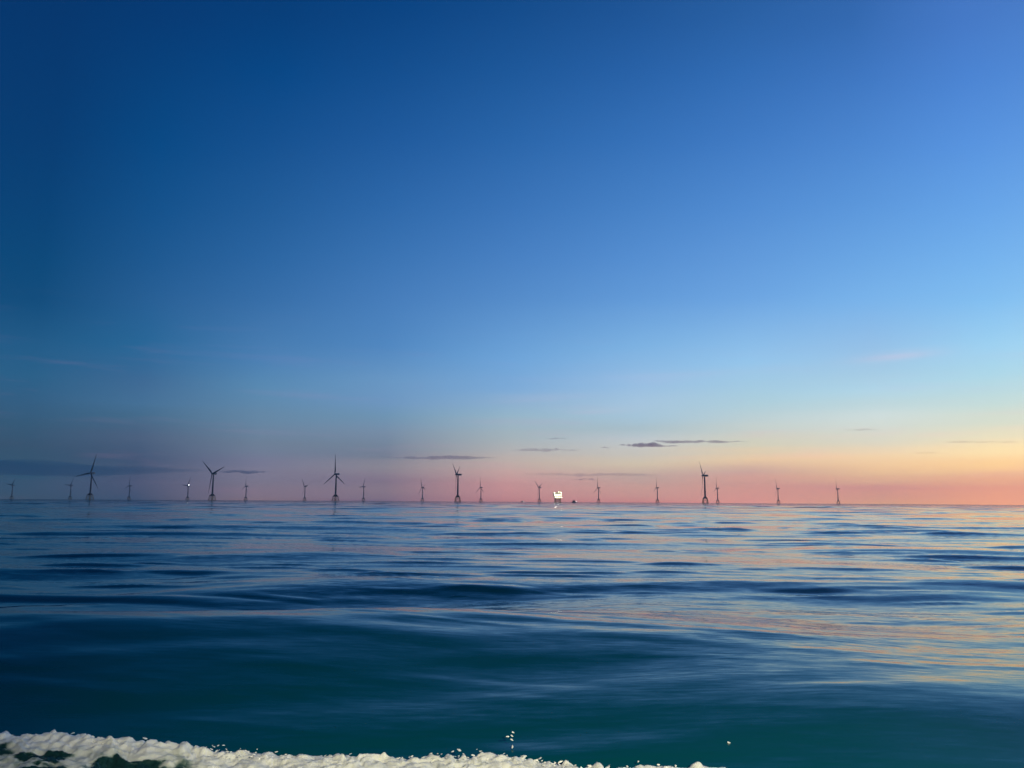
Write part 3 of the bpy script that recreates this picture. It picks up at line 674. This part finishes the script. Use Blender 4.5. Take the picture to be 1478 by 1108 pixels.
# ------------------------------------------------------------------ small vessels
def make_vessel(px, depth, scale, rz, label):
    x, y = sea_point(px, depth)
    root = empty('work_boat', (x, y, 0), rz); root.scale = (scale,)*3
    tag(root, label, 'boat', 'small boats on the horizon')
    h = MB(); L = 9.0
    secs = [(-L, 3.4, 2.2), (-L*.3, 3.7, 2.3), (L*.4, 3.3, 2.8), (L*.8, 1.7, 3.3), (L*1.02, .15, 3.7)]
    vs = []
    for yy, w, t in secs: vs += [(-w, yy, t), (-w*.8, yy, -.6), (w*.8, yy, -.6), (w, yy, t)]
    fs = [(i*4+k, i*4+(k+1) % 4, i*4+4+(k+1) % 4, i*4+4+k) for i in range(len(secs)-1) for k in range(4)] + [(3, 2, 1, 0), (16, 17, 18, 19)]
    h.add(vs, fs); h.build('hull', M['hull'], root, False)
    c = MB()
    lo = [(-2.7, -5.5, 2.2), (2.7, -5.5, 2.2), (2.7, 2.5, 2.4), (-2.7, 2.5, 2.4)]; hi = [(-2.2, -4.6, 6.6), (2.2, -4.6, 6.6), (2.2, 1.2, 6.6), (-2.2, 1.2, 6.6)]
    c.add(lo+hi, [(3, 2, 1, 0), (4, 5, 6, 7), (0, 1, 5, 4), (1, 2, 6, 5), (2, 3, 7, 6), (3, 0, 4, 7)]); c.box((0, -1.8, 6.75), (4.9, 6.6, .28))
    cb = c.build('wheelhouse', M['cabin'], root, False)
    w = MB(); w.box((0, -5.12, 5.2), (3.6, .3, 1.1)); w.build('window', M['glass'], cb, False)
    mt = MB(); mt.tube((0, -2, 6.8), (0, -2, 12.5), .14, n=6); mt.tube((-1.2, -2, 10.2), (1.2, -2, 10.2), .1, n=6); mt.build('mast', M['steel'], root)
    lp = MB(); lp.lathe([(.1, 4.4), (.55, 4.1), (.7, 3.5), (.3, 2.9)], 10, at=(0, 7.2, 0)); lp.build('deck_lamp', M['boat_lamp'], root)
    return root
make_vessel(830, 3700, 1.4, R(-62), 'dark workboat with a white bow lamp, right of the lit platform')
make_vessel(755, 5200, 1.15, R(-60), 'tiny dark boat with a lamp, far left of the lit platform')

# ------------------------------------------------------------------ clouds: long thin lumpy bodies of mist far beyond the wind farm
def cloud_material(name, dens, col):
    m = bpy.data.materials.new(name); m.use_nodes = True; nt = m.node_tree; nt.nodes.clear()
    v = N(nt, 'ShaderNodeVolumePrincipled', i_Density=dens, i_Anisotropy=0.0); v.inputs['Color'].default_value = (*col, 1)
    o = N(nt, 'ShaderNodeOutputMaterial'); nt.links.new(v.outputs[0], o.inputs['Volume'])
    return m
DC = 24000.0
def make_cloud(px, py, w, h, tau, label, seed, skew=0.0, col=(.62, .58, .82)):
    rn = np.random.default_rng(seed)
    k = DC/F_PX
    x, y = sea_point(px, DC)
    zc = CAM_H + (723.5 + (px-739)*math.tan(ROLL) - py) * k / math.cos(PITCH)**1
    Wd, Ht = w*k/2, h*k/2; Dp = max(Wd*.35, Ht*3)
    nu, nv = 120, 20
    vs = []; p = rn.uniform(0, 100)
    U = np.linspace(-1, 1, nu)
    prof = (1-np.abs(U)**2.2)**1.1 * (.68 + .28*vnoise(U*4+p, U*0+3, seed) + .22*vnoise(U*11+p, U*0+7, seed+1) + .13*vnoise(U*27+p, U*0+5, seed+2))
    prof = np.clip(prof, .015, None)*(1 - skew*U)
    mid = .35*vnoise(U*3+p, U*0+1, seed+5)
    for i, u in enumerate(U):
        for j in range(nv):
            a = 2*math.pi*j/nv
            sn = math.sin(a)
            vs.append((u*Wd, math.cos(a)*Dp*prof[i], (sn*(1.0 if sn > 0 else .55)*prof[i] + mid[i])*Ht))
    fs = [(i*nv+j, i*nv+(j+1) % nv, (i+1)*nv+(j+1) % nv, (i+1)*nv+j) for i in range(nu-1) for j in range(nv)]
    fs += [tuple(range(nv-1, -1, -1)), tuple((nu-1)*nv+j for j in range(nv))]
    b = MB(); b.add(vs, fs)
    o = b.build('cloud', cloud_material('cloud_mist', tau/(2*Dp), col))
    o.location = (x, y, zc)
    tag(o, label, 'cloud', 'thin clouds low over the horizon')
CL = [
 (938, 644.5, 92, 9.0, 2.0, 'small dark purple cloud streak, left one of the pair high over the rightmost large turbine', 3, 0, (.62,.58,.82)),
 (1016, 639, 150, 6.5, 1.9, 'long thin dark cloud streak, right and upper one of the pair, tapering right', 8, .5, (.62,.58,.82)),
 (790, 651, 110, 8, .75, 'faint grey cloud wisp directly above the small turbine beside the lit platform', 12, 0, (.66,.62,.82)),
 (875, 647.5, 16, 3.5, .7, 'tiny grey cloud speck just left of the dark cloud pair', 15, 0, (.66,.62,.82)),
 (805, 634.5, 46, 3, .5, 'thin pale cloud line, highest of the clouds above the lit platform', 18, 0, (.66,.62,.82)),
 (626, 662, 190, 7, 1.1, 'long blue grey cloud streak just above the turbine with the V blades', 23, -.4, (.40,.52,.78)),
 (845, 692.5, 44, 3.6, .9, 'short low dark cloud streak between the platform and the next small turbine', 29, 0, (.6,.55,.75)),
 (850, 686, 230, 6, .5, 'very long faint mauve cloud line low above the lit platform', 31, 0, (.6,.55,.75)),
 (347, 682, 90, 6.0, 1.2, 'short dark blue cloud right of the second large turbine', 37, 0, (.12,.38,.68)),
 (70, 679, 640, 24, 1.3, 'broad dark blue cloud bank behind the leftmost large turbine', 41, .35, (.06,.40,.70)),
 (1425, 640, 120, 5, .5, 'long peach brown cloud line at the right edge', 43, 0, (.9,.62,.55)),
 (1345, 655, 50, 2.6, .35, 'faint short peach cloud line just left of and below the one at the right edge', 47, 0, (.9,.62,.55)),
 (1250, 622, 70, 4, .35, 'faint grey cloud wisp over the empty sky right of the last turbine', 53, 0, (.8,.72,.78)),
]
for c in CL: make_cloud(*c)

# ------------------------------------------------------------------ haze
hz = MB(); hz.box((0, 0, 134), (25600, 25600, 276))
hm = bpy.data.materials.new('sea_haze'); hm.use_nodes = True; nt = hm.node_tree; nt.nodes.clear()
v = N(nt, 'ShaderNodeVolumePrincipled', i_Density=4.5e-5, i_Anisotropy=0.7); v.inputs['Color'].default_value = (.92, .92, .96, 1)
o_ = N(nt, 'ShaderNodeOutputMaterial'); nt.links.new(v.outputs[0], o_.inputs['Volume'])
haze = hz.build('haze', hm, None, False)
tag(haze, 'thin evening sea haze', None, None, 'stuff')
